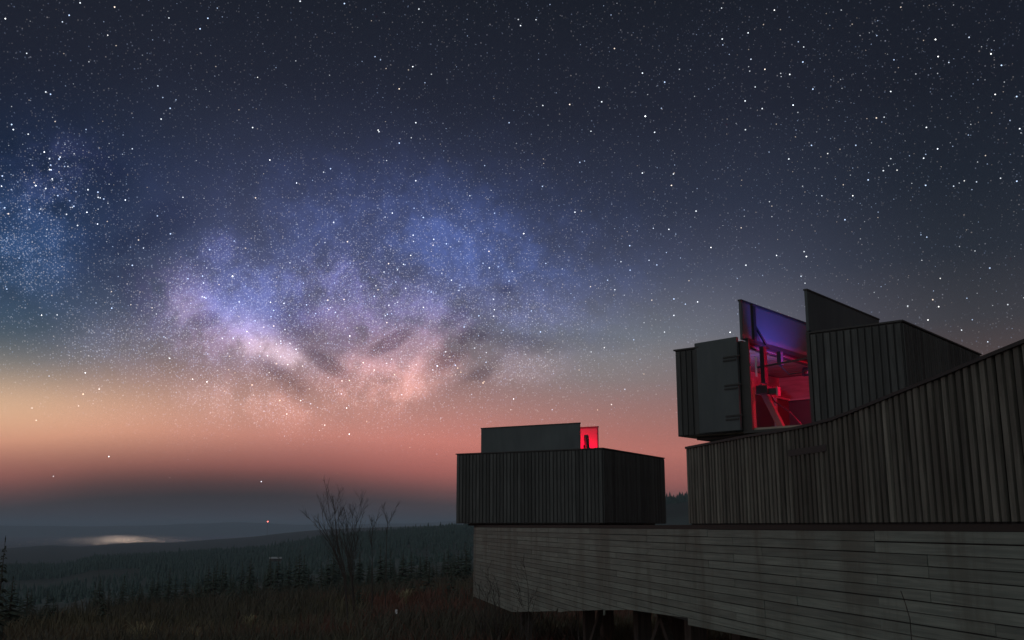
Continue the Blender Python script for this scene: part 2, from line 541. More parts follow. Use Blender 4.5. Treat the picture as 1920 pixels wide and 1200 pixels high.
# far hills across the water: a real ridge with a gentle near slope
CREST_C = table([(-300, 987), (0, 985.5), (100, 986), (200, 986.5), (300, 984.5), (380, 981.5), (450, 979), (500, 981), (560, 984), (600, 983.5), (700, 982.5),
                 (780, 981), (815, 979.5), (840, 977), (900, 976), (1100, 974), (1500, 976), (2300, 980)])
V, F = [], []
prof = [(13200, 0.0), (13800, .25), (14500, .72), (15200, 1.0), (15800, .8), (17000, 0.0)]
A_ = np.arange(-50, 50.01, .4)
for a_ in A_:
    e = float(np.interp(a_, *CREST_C))
    zc = 15200 * math.tan(R(e))
    for r_, k in prof:
        jig = noise.noise(Vector((a_ * .9, r_ * .0005, 3.1))) * 9 * k
        V.append((r_ * math.sin(R(a_)), r_ * math.cos(R(a_)), (WZ - 6) * (1 - k) + zc * k + jig))
for i in range(len(A_) - 1):
    for k in range(len(prof) - 1):
        q = i * len(prof) + k; F.append((q, q + 1, q + len(prof) + 1, q + len(prof)))
h_ = np_mesh('far_hills', V, F, M['hill'])
for p_ in h_.data.polygons: p_.use_smooth = True
tag(h_, kind='structure')


# ------------------------------------------------------------------ the observatory: geometry fixed by the survey
S = -0.2116581                                      # lateral drift of the long wall per metre of distance
UL = math.hypot(S, 1)
UX, UY = S / UL, 1 / UL                             # along the wall, away from the viewer
NX, NY = UY, -UX                                    # to the right, into the building
WALL_N = 4.924
FAR_S = 28.55                                       # far end of the long wall, measured along u


def wall_pt(u, n, z): return (UX * u + NX * n, UY * u + NY * n, z)


def u_of_F(Fd): return (Fd - NY * WALL_N) / UY


building = empty('observatory', wall_pt(16, WALL_N, -3.2), math.atan2(UY, UX))
tag(building, 'long dark timber observatory building on stilts with plank clad base', 'building')
B0 = Vector(building.location)
BINV = (Matrix.Translation(B0) @ Matrix.Rotation(math.atan2(UY, UX), 4, 'Z')).inverted()
# local frame of the building: x runs away along the wall, y to the left (outward), z up
def L(u, out, z): return Vector((u - 16, out, z + 3.2))


U_NEAR, U_FAR = 2.2, FAR_S
Z_LOW, Z_HIGH = -1.955, -1.215
U_A, U_B = u_of_F(23.78), u_of_F(15.19)             # the slanted step in the lower edge


def low_edge(u):
    if u >= U_A: return Z_LOW
    if u <= U_B: return Z_HIGH
    return Z_HIGH + (Z_LOW - Z_HIGH) * (u - U_B) / (U_A - U_B)


mb = MB()
def strip(mb, us, zb, zt, o0, o1):
    for a_, b_ in zip(us, us[1:]):
        mb.hexa([L(a_, o0, zb(a_)), L(b_, o0, zb(b_)), L(b_, o1, zb(b_)), L(a_, o1, zb(a_)), L(a_, o0, zt(a_)), L(b_, o0, zt(b_)), L(b_, o1, zt(b_)), L(a_, o1, zt(a_))])
strip(mb, [U_NEAR, U_B, U_A, U_FAR - .03], lambda u: low_edge(u) + .02, lambda u: -.04, -.14, -.022)
skirt = mb.build('base_wall', M['turret_back'], building)
COURSE = .0925
STUD = .735
pieces = {}
zt = -.045
course = 0
rnd = random.Random(3)
while zt > Z_LOW + .03:
    zb = max(zt - COURSE + .008, Z_LOW)
    # boards from the far end towards the near end
    u_end_t = U_NEAR if zt > Z_HIGH else U_B + (zt - Z_HIGH) / (Z_LOW - Z_HIGH) * (U_A - U_B)
    u_end_b = U_NEAR if zb >= Z_HIGH - .001 else U_B + (zb - Z_HIGH) / (Z_LOW - Z_HIGH) * (U_A - U_B)
    if zt > Z_HIGH > zb: zb_near = Z_HIGH
    u = U_FAR
    first = True
    while u > min(u_end_t, u_end_b) + .02:
        ln = STUD * rnd.choice((3, 4, 5))
        if first: ln = STUD * rnd.choice((1, 2, 3, 4)); first = False
        lo = u - ln
        ut, ub = max(lo, u_end_t), max(lo, u_end_b)
        if u - ub < .05: ub = u - .05
        if ut < u - .05:
            pr = rnd.uniform(0, .006)
            gap = .009
            mb = MB().hexa([(0, -.02, zb - zt), (ub - u + gap, -.02, zb - zt), (ub - u + gap, .0, zb - zt), (0, .0, zb - zt),
                            (0, -.02, 0), (ut - u + gap, -.02, 0), (ut - u + gap, .0, 0), (0, .0, 0)])
            o = mb.build('plank', M['plank'], skirt)
            o.location = L(u, pr, zt) + Vector((0, 0, rnd.uniform(-.002, .002)))
        u = lo
    zt -= COURSE; course += 1

# flashing ledge between base and parapet
mb = MB(); strip(mb, [U_NEAR, U_FAR - .01], lambda u: -.040, lambda u: .012, -.16, -.006)
mb.build('ledge', M['flash'], building)
# far end wall and hidden inner body, deck
mb = MB(); mb.hexa([L(U_FAR - .12, -5.3, -1.2), L(U_FAR, -5.3, -1.2), L(U_FAR, -.15, Z_LOW), L(U_FAR - .12, -.15, Z_LOW), L(U_FAR - .12, -5.3, -.05), L(U_FAR, -5.3, -.05), L(U_FAR, -.15, -.05), L(U_FAR - .12, -.15, -.05)])
mb.build('end_wall', M['plank'], building)
mb = MB(); mb.hexa([L(U_NEAR, -8.2, -1.15), L(U_FAR - .13, -5.3, -1.15), L(U_FAR - .13, -.16, -1.15), L(U_NEAR, -.16, -1.15), L(U_NEAR, -8.2, -.03), L(U_FAR - .13, -5.3, -.03), L(U_FAR - .13, -.16, -.03), L(U_NEAR, -.16, -.03)])
mb.build('deck', M['deck'], building)

# parapet of upright boards, level first, then ramping up towards the viewer
PU = [(u_of_F(f_), z_) for f_, z_ in [(12.98, 1.012), (11.2, 1.006), (10.3, .99), (9.84, .992), (9.39, 1.005), (9.10, 1.03), (8.19, 1.128), (7.70, 1.178), (7.27, 1.228), (6.806, 1.277), (2.5, 1.70)]]
PU_u = np.array([p[0] for p in PU[::-1]]); PU_z = np.array([p[1] for p in PU[::-1]])
def par_top(u): return float(np.interp(u, PU_u, PU_z))
U_PAR = PU[0][0]
us = [U_NEAR] + [p[0] for p in PU[::-1]][1:] ; us[-1] -= .01
mb = MB(); strip(mb, us, lambda u: .012, lambda u: par_top(u) - .03, -.15, -.024)
parapet = mb.build('parapet_wall', M['backing'], building)
PITCHB = .0925
u = U_PAR
while u - PITCHB > U_NEAR:
    w_ = .052 + rnd.uniform(-.004, .006)
    pr = rnd.uniform(-.004, .004)
    z0 = .03; t0, t1 = par_top(u) - .03, par_top(u - w_) - .03
    mb = MB().hexa([(0, -.024, 0), (-w_, -.024, 0), (-w_, .006, 0), (0, .006, 0), (0, -.024, t0 - z0), (-w_, -.024, t1 - z0), (-w_, .006, t1 - z0), (0, .006, t0 - z0)])
    o = mb.build('board', M['board'], parapet)
    o.location = L(u, .004 + pr, z0)
    u -= PITCHB
mb = MB(); strip(mb, [U_NEAR] + [p[0] for p in PU[::-1]][1:], lambda u: par_top(u) - .028, lambda u: par_top(u), -.17, .026)
mb.build('coping', M['trim'], building)
# narrow dark vent strip set across the parapet boards
mb = MB(); strip(mb, [u_of_F(9.5), u_of_F(10.25)], lambda u: .70, lambda u: .765, -.01, .0165)
mb.build('vent', M['trim'], building)
# stilts and floor beams
def stilt(u, out, w, zt_):
    p = B0 + Matrix.Rotation(math.atan2(UY, UX), 3, 'Z') @ (L(u, out, 0))
    zg = gz_xy(p.x, p.y) - .4
    mb = MB().box(-w / 2, w / 2, -w / 2, w / 2, 0, zt_ - zg)
    o = mb.build('stilt', M['post'], building); o.location = L(u, out, zg)
for u_, out, w_, z_ in [(u_of_F(22.9), -.22, .075, -1.9), (u_of_F(20.6), -.9, .20, -1.2), (u_of_F(20.2), -2.6, .28, -1.2), (u_of_F(17.4), -.9, .24, -1.2),
                        (u_of_F(16.6), -2.8, .28, -1.2), (u_of_F(14.6), -.7, .24, -1.2), (u_of_F(13.0), -.7, .24, -1.2), (u_of_F(27.6), -1.2, .24, -1.2),
                        (u_of_F(25.4), -2.8, .28, -1.2), (u_of_F(11.4), -.8, .24, -1.2), (u_of_F(9.8), -.8, .24, -1.2), (u_of_F(12.0), -3.6, .28, -1.2)]:
    stilt(u_, out, w_, z_)
for ua, ub in ((14.6, 16.2), (17.4, 15.9), (20.6, 18.9)):
    MB().bar(L(u_of_F(ua), -.75, -2.9), L(u_of_F(ub), -.75, -1.25), .1).build('brace', M['post'], building)


# ------------------------------------------------------------------ rotating turrets
def make_turret(name, loc, yaw, w, H, slot, flap_len, flap_h, board_faces, label, red_lamp, blue_lamp, front_pitch=.118, side_pitch=.112):
    """local frame: y- is the shutter front, the roof slot runs along y from the front; z up from the turret floor"""
    T = empty(name, loc, yaw); tag(T, label, 'turret', 'rotating telescope turrets')
    h = w / 2; tk = .09; xa, xb = slot
    # floor
    MB().box(-h + .02, h - .02, -h + .02, h - .02, 0, .07).build('floor', M['ply'], T)
    MB().box(-h + .25, h - .25, -h + .25, h - .25, -.06, -.002).build('rail_ring', M['trim'], T)
    # walls: left, right, back full; front in two pieces beside the shutter opening
    rect = {'left': (-h, -h + tk, -h, h), 'right': (h - tk, h, -h, h), 'back': (-h + tk, h - tk, h - tk, h)}
    walls = {}
    for k in rect:
        x0, x1, y0, y1 = rect[k]
        walls[k] = MB().box(x0, x1, y0, y1, .003, H - .03).build('wall', M['turret_back'], T)
    fl = MB().box(-h + tk, xa, -h, -h + tk, .003, H - .03)
    fr = MB().box(xb, h - tk, -h, -h + tk, .003, H - .03)
    walls['front'] = fl.build('front_wall', M['turret_back'], T)
    walls['front2'] = fr.build('front_wall', M['turret_back'], T)
    # inner lining
    li = tk + .012
    MB().box(-h + tk, -h + li, -h + tk, h - tk, .07, H - .09).build('lining', M['ply'], T)
    MB().box(-h + li, h - li, h - li, h - tk, .07, H - .09).build('lining', M['ply'], T)
    MB().box(h - li, h - tk, -h + tk, h - tk, .07, H - .09).build('lining', M['ply'], T)
    # upright boards
    def boards(face, a, b, pitch, par):
        n = max(1, round((b - a) / pitch)); p_ = (b - a) / n
        me = None
        bw = p_ * .74
        me = MB().box(-bw / 2, bw / 2, -.022, 0, 0, H - .075).mesh('board')
        for i in range(n):
            c = a + (i + .5) * p_
            o = obj('board', me, M['turret_board'], par)
            d = rnd.uniform(0, .006)
            if face == 'front': o.location = (c, -h - d + .0, .02)
            if face == 'right': o.location = (h + d, c, .02); o.rotation_euler = (0, 0, R(90))
            if face == 'back': o.location = (c, h + d, .02); o.rotation_euler = (0, 0, R(180))
            if face == 'left': o.location = (-h - d, c, .02); o.rotation_euler = (0, 0, R(-90))
    for fc in board_faces:
        if fc == 'front':
            boards('front', -h, xa - .08, front_pitch, walls['front'])
            boards('front', xb + .06, h, front_pitch, walls['front2'])
        else: boards(fc, -h, h, side_pitch, walls[fc])
    # roof in pieces round the slot, with a thin edge trim
    ye = -h + flap_len
    mb = MB()
    mb.box(-h - .03, xa, -h - .03, h + .03, H - .028, H).box(xb, h + .03, -h - .03, h + .03, H - .028, H).box(xa, xb, ye, h + .03, H - .028, H)
    roof = mb.build('roof', M['trim'], T)
    cl = MB().box(-h + li, xa - .02, -h + tk, h - li, H - .060, H - .032).box(xb + .02, h - li, -h + tk, h - li, H - .060, H - .032).box(xa - .02, xb + .02, ye, h - li, H - .060, H - .032).build('ceiling_lining', M['cabinet'], T)
    yy = -h + tk + .01
    while yy + .19 < h - li:
        MB().box(-h + li + .01, xa - .025, yy, yy + .186, H - .085 + rnd.uniform(0, .006), H - .0605).build('ceiling_plank', M['ply'], cl)
        yy += .195
    for xx in (xa - .012, xb + .012):
        MB().box(xx - .03, xx + .03, -h + .1, ye, H - .12, H - .086).build('slot_beam', M['black'], T)
    # two roof flaps folded upright along the slot
    for sgn, xx in ((-1, xa), (1, xb)):
        o0, o1 = sorted((xx, xx + sgn * .05))
        fl_ = MB().box(o0, o1, -h + .0, -h + flap_len, H + .03, H + flap_h).build('roof_flap', M['panel'], T)
        inn = xx - sgn * .004
        a_, b_ = sorted((inn, xx - sgn * .0005))
        MB().box(a_, b_, -h + .03, -h + flap_len - .03, H + .06, H + flap_h - .03).build('flap_lining', M['pale_panel'], fl_)
        MB().box(o0 - .012, o1 + .012, -h - .012, -h + flap_len + .012, H + flap_h, H + flap_h + .03).build('flap_edge', M['trim'], fl_)
        # ribs and hinge bar on the inner side
        i0, i1 = sorted((xx - sgn * .004, xx - sgn * .05))
        for yy in (-h + .42, ):
            MB().box(i0, i1, yy - .05, yy + .05, H + .06, H + flap_h - .03).build('rib', M['black'], fl_)
        MB().box(*sorted((xx - sgn * .05, xx)), -h + .1, -h + flap_len, H - .02, H + .06).build('hinge_bar', M['black'], fl_)
        MB().bar((xx - sgn * .03, -h + .45, H + .34), (xx - sgn * .10, -h + .72, H + .02), .035).build('stay', M['black'], fl_)
    # shutter of the front opening, swung back flat to the left
    dw = xb - xa - .28
    sh = empty('shutter', (xa - .05, -h - .035, 0), R(-7), T)
    MB().box(-dw, -.0, -.10, -.03, .03, H + .07).build('leaf', M['panel'], sh, bevel=.012)
    for zz in (.30, .86, 1.38):
        mb = MB().box(-.30, .06, -.118, -.1005, zz - .014, zz + .014).box(-.30, -.02, -.118, -.1005, zz - .075, zz - .05)
        mb.build('hinge', M['turret_back'], sh)
    MB().box(xa - .05, xa + .13, -h - .04, -h - .002, .03, H - .03).build('jamb', M['trim'], T)
    MB().box(xb - .0, xb + .06, -h - .04, -h - .002, .03, H - .03).build('jamb', M['trim'], T)
    MB().box(xa - .05, xb + .06, -h - .05, -h + .02, -.02, .028).build('sill', M['trim'], T)
    # bench with struts inside along left and back walls
    mb = MB().box(-h + li, -h + li + .42, -h + .8, h - li, 1.00, 1.04).box(-h + li + .42, h - .5, h - li - .42, h - li, 1.00, 1.04)
    mb.build('bench', M['ply'], T)
    MB().box(-h + li, -h + li + .36, -h + .85, h - li, .07, .998).box(-h + li + .36, h - .6, h - li - .36, h - li, .07, .998).build('cabinet', M['cabinet'], T)  # added dark box, its colour stands for the shade below the bench
    for (x_, y_) in ((-h + li + .38, -.2), (-h + li + .38, 1.0), (-.5, h - li - .38), (.7, h - li - .38)):
        MB().box(x_ - .035, x_ + .035, y_ - .035, y_ + .035, .07, 1.0).build('bench_leg', M['ply'], T)
    return T


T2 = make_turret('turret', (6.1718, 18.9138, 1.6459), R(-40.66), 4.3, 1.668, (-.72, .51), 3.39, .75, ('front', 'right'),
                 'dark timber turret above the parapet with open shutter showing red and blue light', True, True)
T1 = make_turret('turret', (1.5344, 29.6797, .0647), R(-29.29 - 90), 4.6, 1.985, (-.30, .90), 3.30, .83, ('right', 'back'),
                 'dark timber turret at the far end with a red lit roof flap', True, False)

# drum that carries the nearer turret, and the low ring under the far one
mb = MB().tube([(6.17, 18.91, -.03), (6.17, 18.91, 1.58)], 1.7, 28)
o = mb.build('turret_drum', M['backing'], None); o.parent = building; o.matrix_parent_inverse = BINV
mb = MB().tube([(1.53, 29.68, -.9), (1.53, 29.68, .0)], 1.9, 28)
o = mb.build('turret_drum', M['backing'], None); o.parent = building; o.matrix_parent_inverse = BINV


def lamp(name, T, pos, col, watts, rad, emis, aim=None, cone=70):
    o = MB().tube([(pos[0], pos[1], pos[2] - .05), (pos[0], pos[1], pos[2] - .03), (pos[0], pos[1], pos[2] + .03), (pos[0], pos[1], pos[2] + .05)], [rad * .6, rad, rad, rad * .6], 10).build('lamp', glow(name, col, emis), T)
    ld = bpy.data.lights.new(name, 'SPOT' if aim else 'POINT'); ld.color = col; ld.energy = watts; ld.shadow_soft_size = rad + .03
    if aim: ld.spot_size = R(cone); ld.spot_blend = .6
    lo = bpy.data.objects.new(name, ld); COL.objects.link(lo); lo.parent = T; lo.location = (pos[0], pos[1], pos[2] - .10)
    if aim:
        lo.location = pos
        dv = (Vector(aim) - Vector(pos)).normalized(); lo.location = Vector(pos) + dv * .09
        lo.rotation_euler = dv.to_track_quat('-Z', 'Y').to_euler()
    return o


lamp('red_lamp', T2, (1.75, .1, 1.545), (1.0, .006, .06), 250, .05, 6)
lamp('red_lamp', T2, (.80, -1.86, .62), (1.0, .006, .05), 30, .03, 4, (-.62, -1.6, .5), 60)  # added unseen spot that reddens the brace
lamp('blue_lamp', T2, (.30, -1.2, 1.20), (.10, .13, 1.0), 90, .03, 4, (-.72, -.95, 2.06), 95)
lamp('violet_lamp', T2, (-1.25, -1.55, .85), (.46, .36, 1.0), 26, .03, 1)  # added unseen violet fill for ceiling and left wall
lamp('red_lamp', T1, (.45, .4, 1.95), (1.0, .0, .03), 420, .05, 5)

# winch gear on the left jamb of the nearer turret, timber brace, bracket
MB().box(-.60, -.52, -1.75, -1.62, .92, 1.60).build('winch_rail', M['black'], T2)
MB().box(-.66, -.44, -1.85, -1.60, .72, .86).box(-.46, -.30, -1.80, -1.66, .70, .80).build('winch_motor', M['black'], T2)
MB().box(-.29, -.26, -1.80, -1.68, .66, .82).build('winch_cover', M['steel'], T2)
MB().box(-.69, -.672, -1.78, -1.73, 1.05, 1.42).build('conduit', M['white'], T2)
MB().box(-.48, -.40, -1.30, -1.20, 1.30, 1.55).build('junction_box', M['black'], T2)
MB().bar((-.70, -1.72, 1.22), (.48, -1.72, 1.30), .03).build('cross_bar', M['black'], T2)
MB().tube([(-.56, -1.60, .84), (-.50, -1.45, .60), (-.30, -1.30, .42), (-.10, -1.1, .10)], .014, 6).build('cable', M['black'], T2)
MB().tube([(-.45, -1.25, 1.30), (-.30, -1.2, 1.12), (-.1, -1.1, 1.14), (.2, -1.0, 1.3)], .012, 6).build('cable', M['black'], T2)
MB().bar((-.74, -1.5, .92), (-.36, -1.5, .10), .11).build('brace', M['cabinet_light'], T2)
MB().box(-.74, -.64, -2.04, -1.93, .07, .95).build('inner_post', M['cabinet_light'], T2)
for a_, b_ in (((-1.0, 1.0, 1.42), (-.2, 1.0, 1.42)), ((-1.0, 1.0, 1.56), (-.2, 1.0, 1.50)), ((-1.0, 1.0, 1.42), (-1.0, 1.0, 1.56))):
    MB().bar(a_, b_, .045).build('bracket_bar', M['black'], T2)
MB().box(-.93, -.3, 1.02, 1.05, 1.45, 1.50).build('strip_light_casing', M['white'], T2)

# telescopes: things of their own standing inside
def telescope(loc, yaw, label, ztop, tilt, rt_=.15):
    t_ = empty('telescope', loc, yaw); tag(t_, label, 'telescope')
    MB().tube([(0, 0, 0), (0, 0, .05), (0, 0, .06), (0, 0, ztop)], [.22, .22, .11, .10], 16).build('pier', M['black'], t_, True)
    MB().box(-.13, .13, -.09, .09, ztop, ztop + .18).build('mount_head', M['steel'], t_, bevel=.02)
    d = Vector((0, -math.cos(tilt), math.sin(tilt)))
    c = Vector((0, 0, ztop + .32))
    tb = MB().tube([c - d * .45, c - d * .44, c + d * .40, c + d * .47], [rt_ * .9, rt_, rt_, rt_ * .75], 20).build('tube', M['black'], t_, True)
    MB().tube([c - d * .60, c - d * .44], .04, 10).build('eyepiece', M['steel'], tb)
    MB().tube([c - d * .3 + Vector((.19, 0, .06)), c + d * .1 + Vector((.19, 0, .06))], .03, 10).build('finder', M['black'], tb)
    MB().tube([(0, .0, ztop + .1), (0, .42, ztop - .05)], .02, 8).build('counterweight_bar', M['steel'], t_)
    return t_


def from_local(T, p): return (Matrix.Translation(T.location) @ Matrix.Rotation(T.rotation_euler.z, 4, 'Z')) @ Vector(p)


telescope(from_local(T1, (.12, .84, .07)), T1.rotation_euler.z, 'black telescope on a pier, tip showing beside the red lit flap', 1.70, R(87), .075)
telescope(from_local(T2, (.35, .3, .07)), T2.rotation_euler.z, 'black telescope inside the red lit turret behind the shutter opening', .65, R(35))


# ------------------------------------------------------------------ vegetation
def spruce_mesh(seed, tiers=13, blades=9):
    """unit-height spruce crown of drooping branch blades, uneven, with gaps"""
    r_ = np.random.default_rng(seed); V, F = [], []
    def tri_blade(p0, p1, w, droop):
        n = len(V)
        d = np.array(p1) - np.array(p0); side = np.array([-d[1], d[0], 0]); side /= (np.linalg.norm(side) + 1e-9)
        mid = (np.array(p0) * .45 + np.array(p1) * .55) + np.array([0, 0, .012])
        V.extend([p0, mid + side * w - np.array([0, 0, droop]), p1, mid - side * w - np.array([0, 0, droop]), mid + np.array([0, 0, .008])])
        F.extend([(n, n + 1, n + 4), (n + 1, n + 2, n + 4), (n + 2, n + 3, n + 4), (n + 3, n, n + 4)])
    for i in range(tiers):
        f = i / (tiers - 1)
        z = .10 + .84 * f ** .92
        rad = (.235 * (1 - f) ** .85 + .012) * r_.uniform(.8, 1.15)
        nb = max(4, int(blades * (1 - .45 * f)))
        ph = r_.uniform(0, 6.28)
        for k in range(nb):
            t_ = ph + 6.283 * k / nb + r_.uniform(-.3, .3)
            l_ = rad * r_.uniform(.65, 1.2)
            zz = z + r_.uniform(-.025, .025)
            up = -.32 * l_ + (.25 * l_ if f > .75 else 0)
            tri_blade(np.array([0, 0, zz]), np.array([math.cos(t_) * l_, math.sin(t_) * l_, zz + up]), .26 * l_ + .006, .02 * (1 - f))
    tri_blade(np.array([0, 0, .9]), np.array([.006, 0, 1.0]), .008, 0)
    tri_blade(np.array([0, 0, .9]), np.array([0, .006, 1.0]), .008, 0)
    return np.array(V, float), np.array(F, int)


SPR = [spruce_mesh(s) for s in range(5)]
spr_me = []
for k, (v_, f_) in enumerate(SPR):
    me = bpy.data.meshes.new('spruce_crown'); me.from_pydata([tuple(q) for q in v_], [], [tuple(int(i) for i in q) for q in f_]); me.update(); me.materials.append(M['spruce']); spr_me.append(me)
trunk_me = MB().tube([(0, 0, -.04), (0, 0, .5), (.004, 0, .97)], [.018, .011, .002], 6).mesh('trunk'); trunk_me.materials.append(M['bark'])


def spruce(x, y, hgt, label, group=None, sink=.3, k=None, slim=1.0, z=None):
    o = empty('spruce_tree', (x, y, gz_xy(x, y) - sink if z is None else z), random.uniform(0, 6.28))
    o.scale = (hgt * slim, hgt * slim, hgt)
    tag(o, label, 'tree', group)
    obj('crown', spr_me[random.randrange(5) if k is None else k], None, o); obj('trunk', trunk_me, None, o)
    return o


TREELINE = table([(60, 1140), (130, 1118), (200, 1098), (300, 1082), (380, 1064), (430, 1058), (520, 1046), (600, 1042), (680, 1040), (760, 1036), (820, 1028), (900, 1020)])
rt = random.Random(11)
px = 66
while px < 905:
    for row in range(4):
        x_ = px + rt.uniform(-11, 11)
        r_ = (150, 190, 235, 128)[row] + rt.uniform(-18, 18)
        a_ = az_el(x_, 1040)[0]
        e_top = float(np.interp(a_, *TREELINE)) - (rt.uniform(.1, 1.3) if rt.random() < .74 else -rt.uniform(.05, .42)) - (.18, .09, 0, .55)[row] * 1.8
        X_, Y_ = r_ * math.sin(R(a_)), r_ * math.cos(R(a_))
        zg = gz_xy(X_, Y_) - .3
        hgt = r_ * math.tan(R(e_top)) - zg
        if 2.0 < hgt < 14:
            where = 'left of the bare saplings' if x_ < 560 else ('behind the bare saplings' if x_ < 760 else 'between the bare saplings and the building')
            spruce(X_, Y_, hgt, 'dark spruce in the near tree line ' + where, 'spruces of the near tree line ' + where, slim=rt.uniform(.85, 1.25))
    px += 18


def scatter_wood(name, pts, mats, lod, label=None):
    """many trees in one mass; pts rows are x, y, z, height"""
    Vs, Fs, n = [], [], 0
    for i, (x, y, z, hg) in enumerate(pts):
        v_, f_ = lod[i % len(lod)]
        t_ = rng.uniform(0, 6.28); c_, s_ = math.cos(t_), math.sin(t_); sl = rng.uniform(.8, 1.3)
        q = np.empty_like(v_); q[:, 0] = (v_[:, 0] * c_ - v_[:, 1] * s_) * hg * sl + x; q[:, 1] = (v_[:, 0] * s_ + v_[:, 1] * c_) * hg * sl + y; q[:, 2] = v_[:, 2] * hg + z
        Vs.append(q); Fs.append(f_ + n); n += len(v_)
    o = np_mesh(name, np.concatenate(Vs), np.concatenate(Fs), mats)
    return tag(o, label, 'forest', None, 'stuff')


LOD1 = [spruce_mesh(50 + s, 7, 6) for s in range(4)]
LOD2 = []
for s in range(4):
    r_ = np.random.default_rng(90 + s); V, F = [], []
    for (z0, z1, rd) in ((.05, .55, .22), (.32, .78, .16), (.58, 1.0, .10)):
        n = len(V)
        for k in range(6):
            t_ = 6.283 * k / 6; q = rd * r_.uniform(.65, 1.25); V.append((math.cos(t_) * q, math.sin(t_) * q, z0 + r_.uniform(-.05, .05)))
        V.append((r_.uniform(-.01, .01), 0, z1))
        for k in range(6): F.append((n + k, n + (k + 1) % 6, n + 6))
    LOD2.append((np.array(V), np.array(F)))

pts = []
for i in range(1700):
    a_ = rng.uniform(-31, 0); r_ = math.sqrt(rng.uniform(250 ** 2, 620 ** 2))
    et = float(np.interp(a_, *TREELINE)) - rng.uniform(.12, 1.2)
    x, y = r_ * math.sin(R(a_)), r_ * math.cos(R(a_)); z = ground_z(a_, r_) - .4
    hg = min(r_ * math.tan(R(et)) - z, rng.uniform(5, 10))
    if a_ < -24 and rng.random() < .6: continue
    if r_ > 300 and rng.random() < .72: continue
    if hg > 2.5: pts.append((x, y, z, hg))
scatter_wood('conifer_wood', pts, M['spruce'], LOD1, 'dark conifer wood filling the slope behind the near tree line')
pts = []
for i in range(21000):
    a_ = rng.uniform(-31, 16); r_ = math.sqrt(rng.uniform(600 ** 2, 1480 ** 2))
    if a_ > 1 and r_ < 1250: continue
    if r_ < 1000 and rng.random() < .55: continue
    if r_ < 860 and rng.random() < .35: continue
    nn = noise.noise(Vector((r_ * math.sin(R(a_)) * .006, r_ * math.cos(R(a_)) * .006, 0)))
    if nn < -.28 and r_ < 1350: continue
    x, y = r_ * math.sin(R(a_)), r_ * math.cos(R(a_)); z = ground_z(a_, r_) - .5
    pts.append((x, y, z, rng.uniform(4.5, 8.5) * (1.5 if rng.random() < .05 else 1)))
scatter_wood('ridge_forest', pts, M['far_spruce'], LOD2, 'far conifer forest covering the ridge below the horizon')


# grass and heather of the moor
def blades(name, pts, mat, label, cat):
    Vs, Fs, n = [], [], 0
    for (x, y, z, hg, nb, spread) in pts:
        for k in range(nb):
            t_ = rng.uniform(0, 6.28); b0 = np.array([x + rng.normal(0, spread * .35), y + rng.normal(0, spread * .35), z - .05])
            ln = hg * rng.uniform(.55, 1.15); le = rng.uniform(.1, .55) * ln
            wd = .008 + .0009 * math.hypot(x, y) * .35
            sd = np.array([-math.sin(t_ + 1.1), math.cos(t_ + 1.1), 0]) * wd
            dv = np.array([math.cos(t_), math.sin(t_), 0])
            m_ = b0 + dv * le * .35 + np.array([0, 0, ln * .62]); tp = b0 + dv * le + np.array([0, 0, ln * .98])
            Vs += [b0 - sd, b0 + sd, m_ + sd * .8, m_ - sd * .8, tp]; Fs += [(n, n + 1, n + 2), (n, n + 2, n + 3), (n + 3, n + 2, n + 4)]; n += 5
    o = np_mesh(name, np.array(Vs), np.array(Fs), mat)
    return tag(o, label, cat, None, 'stuff')


pg, pr_ = [], []
for i in range(11000):
    a_ = rng.uniform(-31, 13); r_ = 20 * (145 / 20) ** rng.uniform(0, 1)
    x, y = r_ * math.sin(R(a_)), r_ * math.cos(R(a_))
    z = ground_z(a_, r_)
    redn = noise.noise(Vector((x * .05 + 3, y * .05, 2.0))) + (.35 if (-8 < a_ < 8 and r_ < 75) else -.12)
    (pr_ if redn > .12 else pg).append((x, y, z, rng.uniform(.35, .75) * (1 + (r_ > 60) * .5), 5, .5 + r_ * .006))
blades('moor_grass', pg, M['grass'], 'dun moor grass covering the slope in the foreground', 'grass')
blades('heather', pr_, M['red'], 'russet heather and dead bracken on the slope beside the stilts', 'heather')

# pale arching tussocks
def tussock(px_, py_, r_, hg, label):
    a_ = az_el(px_, py_)[0]; x, y = r_ * math.sin(R(a_)), r_ * math.cos(R(a_)); z = ground_z(a_, r_)
    o = None
    mb = MB()
    for k in range(70):
        t_ = rng.uniform(0, 6.28); ln = hg * rng.uniform(.6, 1.2); le = ln * rng.uniform(.2, .9)
        b0 = Vector((rng.normal(0, .12), rng.normal(0, .12), -.05)); dv = Vector((math.cos(t_), math.sin(t_), 0)); sd = Vector((-dv.y, dv.x, 0)) * .012
        m1 = b0 + dv * le * .3 + Vector((0, 0, ln * .6)); m2 = b0 + dv * le * .75 + Vector((0, 0, ln * .8)); tp = b0 + dv * le * 1.15 + Vector((0, 0, ln * .66))
        mb.quad(b0 - sd, b0 + sd, m1 + sd, m1 - sd); mb.quad(m1 - sd, m1 + sd, m2 + sd * .7, m2 - sd * .7); mb.quad(m2 - sd * .7, m2 + sd * .7, tp + sd * .2, tp - sd * .2)
    o = mb.build('grass_tussock', M['tussock']); o.location = (x, y, z)
    return tag(o, label, 'grass tussock')


tussock(270, 1150, 36, 1.0, 'pale arching grass tussock in the left foreground, largest of its kind')
tussock(215, 1165, 33, .6, 'small pale grass tussock left of the largest tussock')
tussock(360, 1150, 38, .7, 'pale grass tussock right of the largest tussock')
tussock(470, 1135, 45, .7, 'pale grass tussock farther off below the spruces')
tussock(760, 1110, 60, .9, 'pale grass tussock right of the bare saplings')


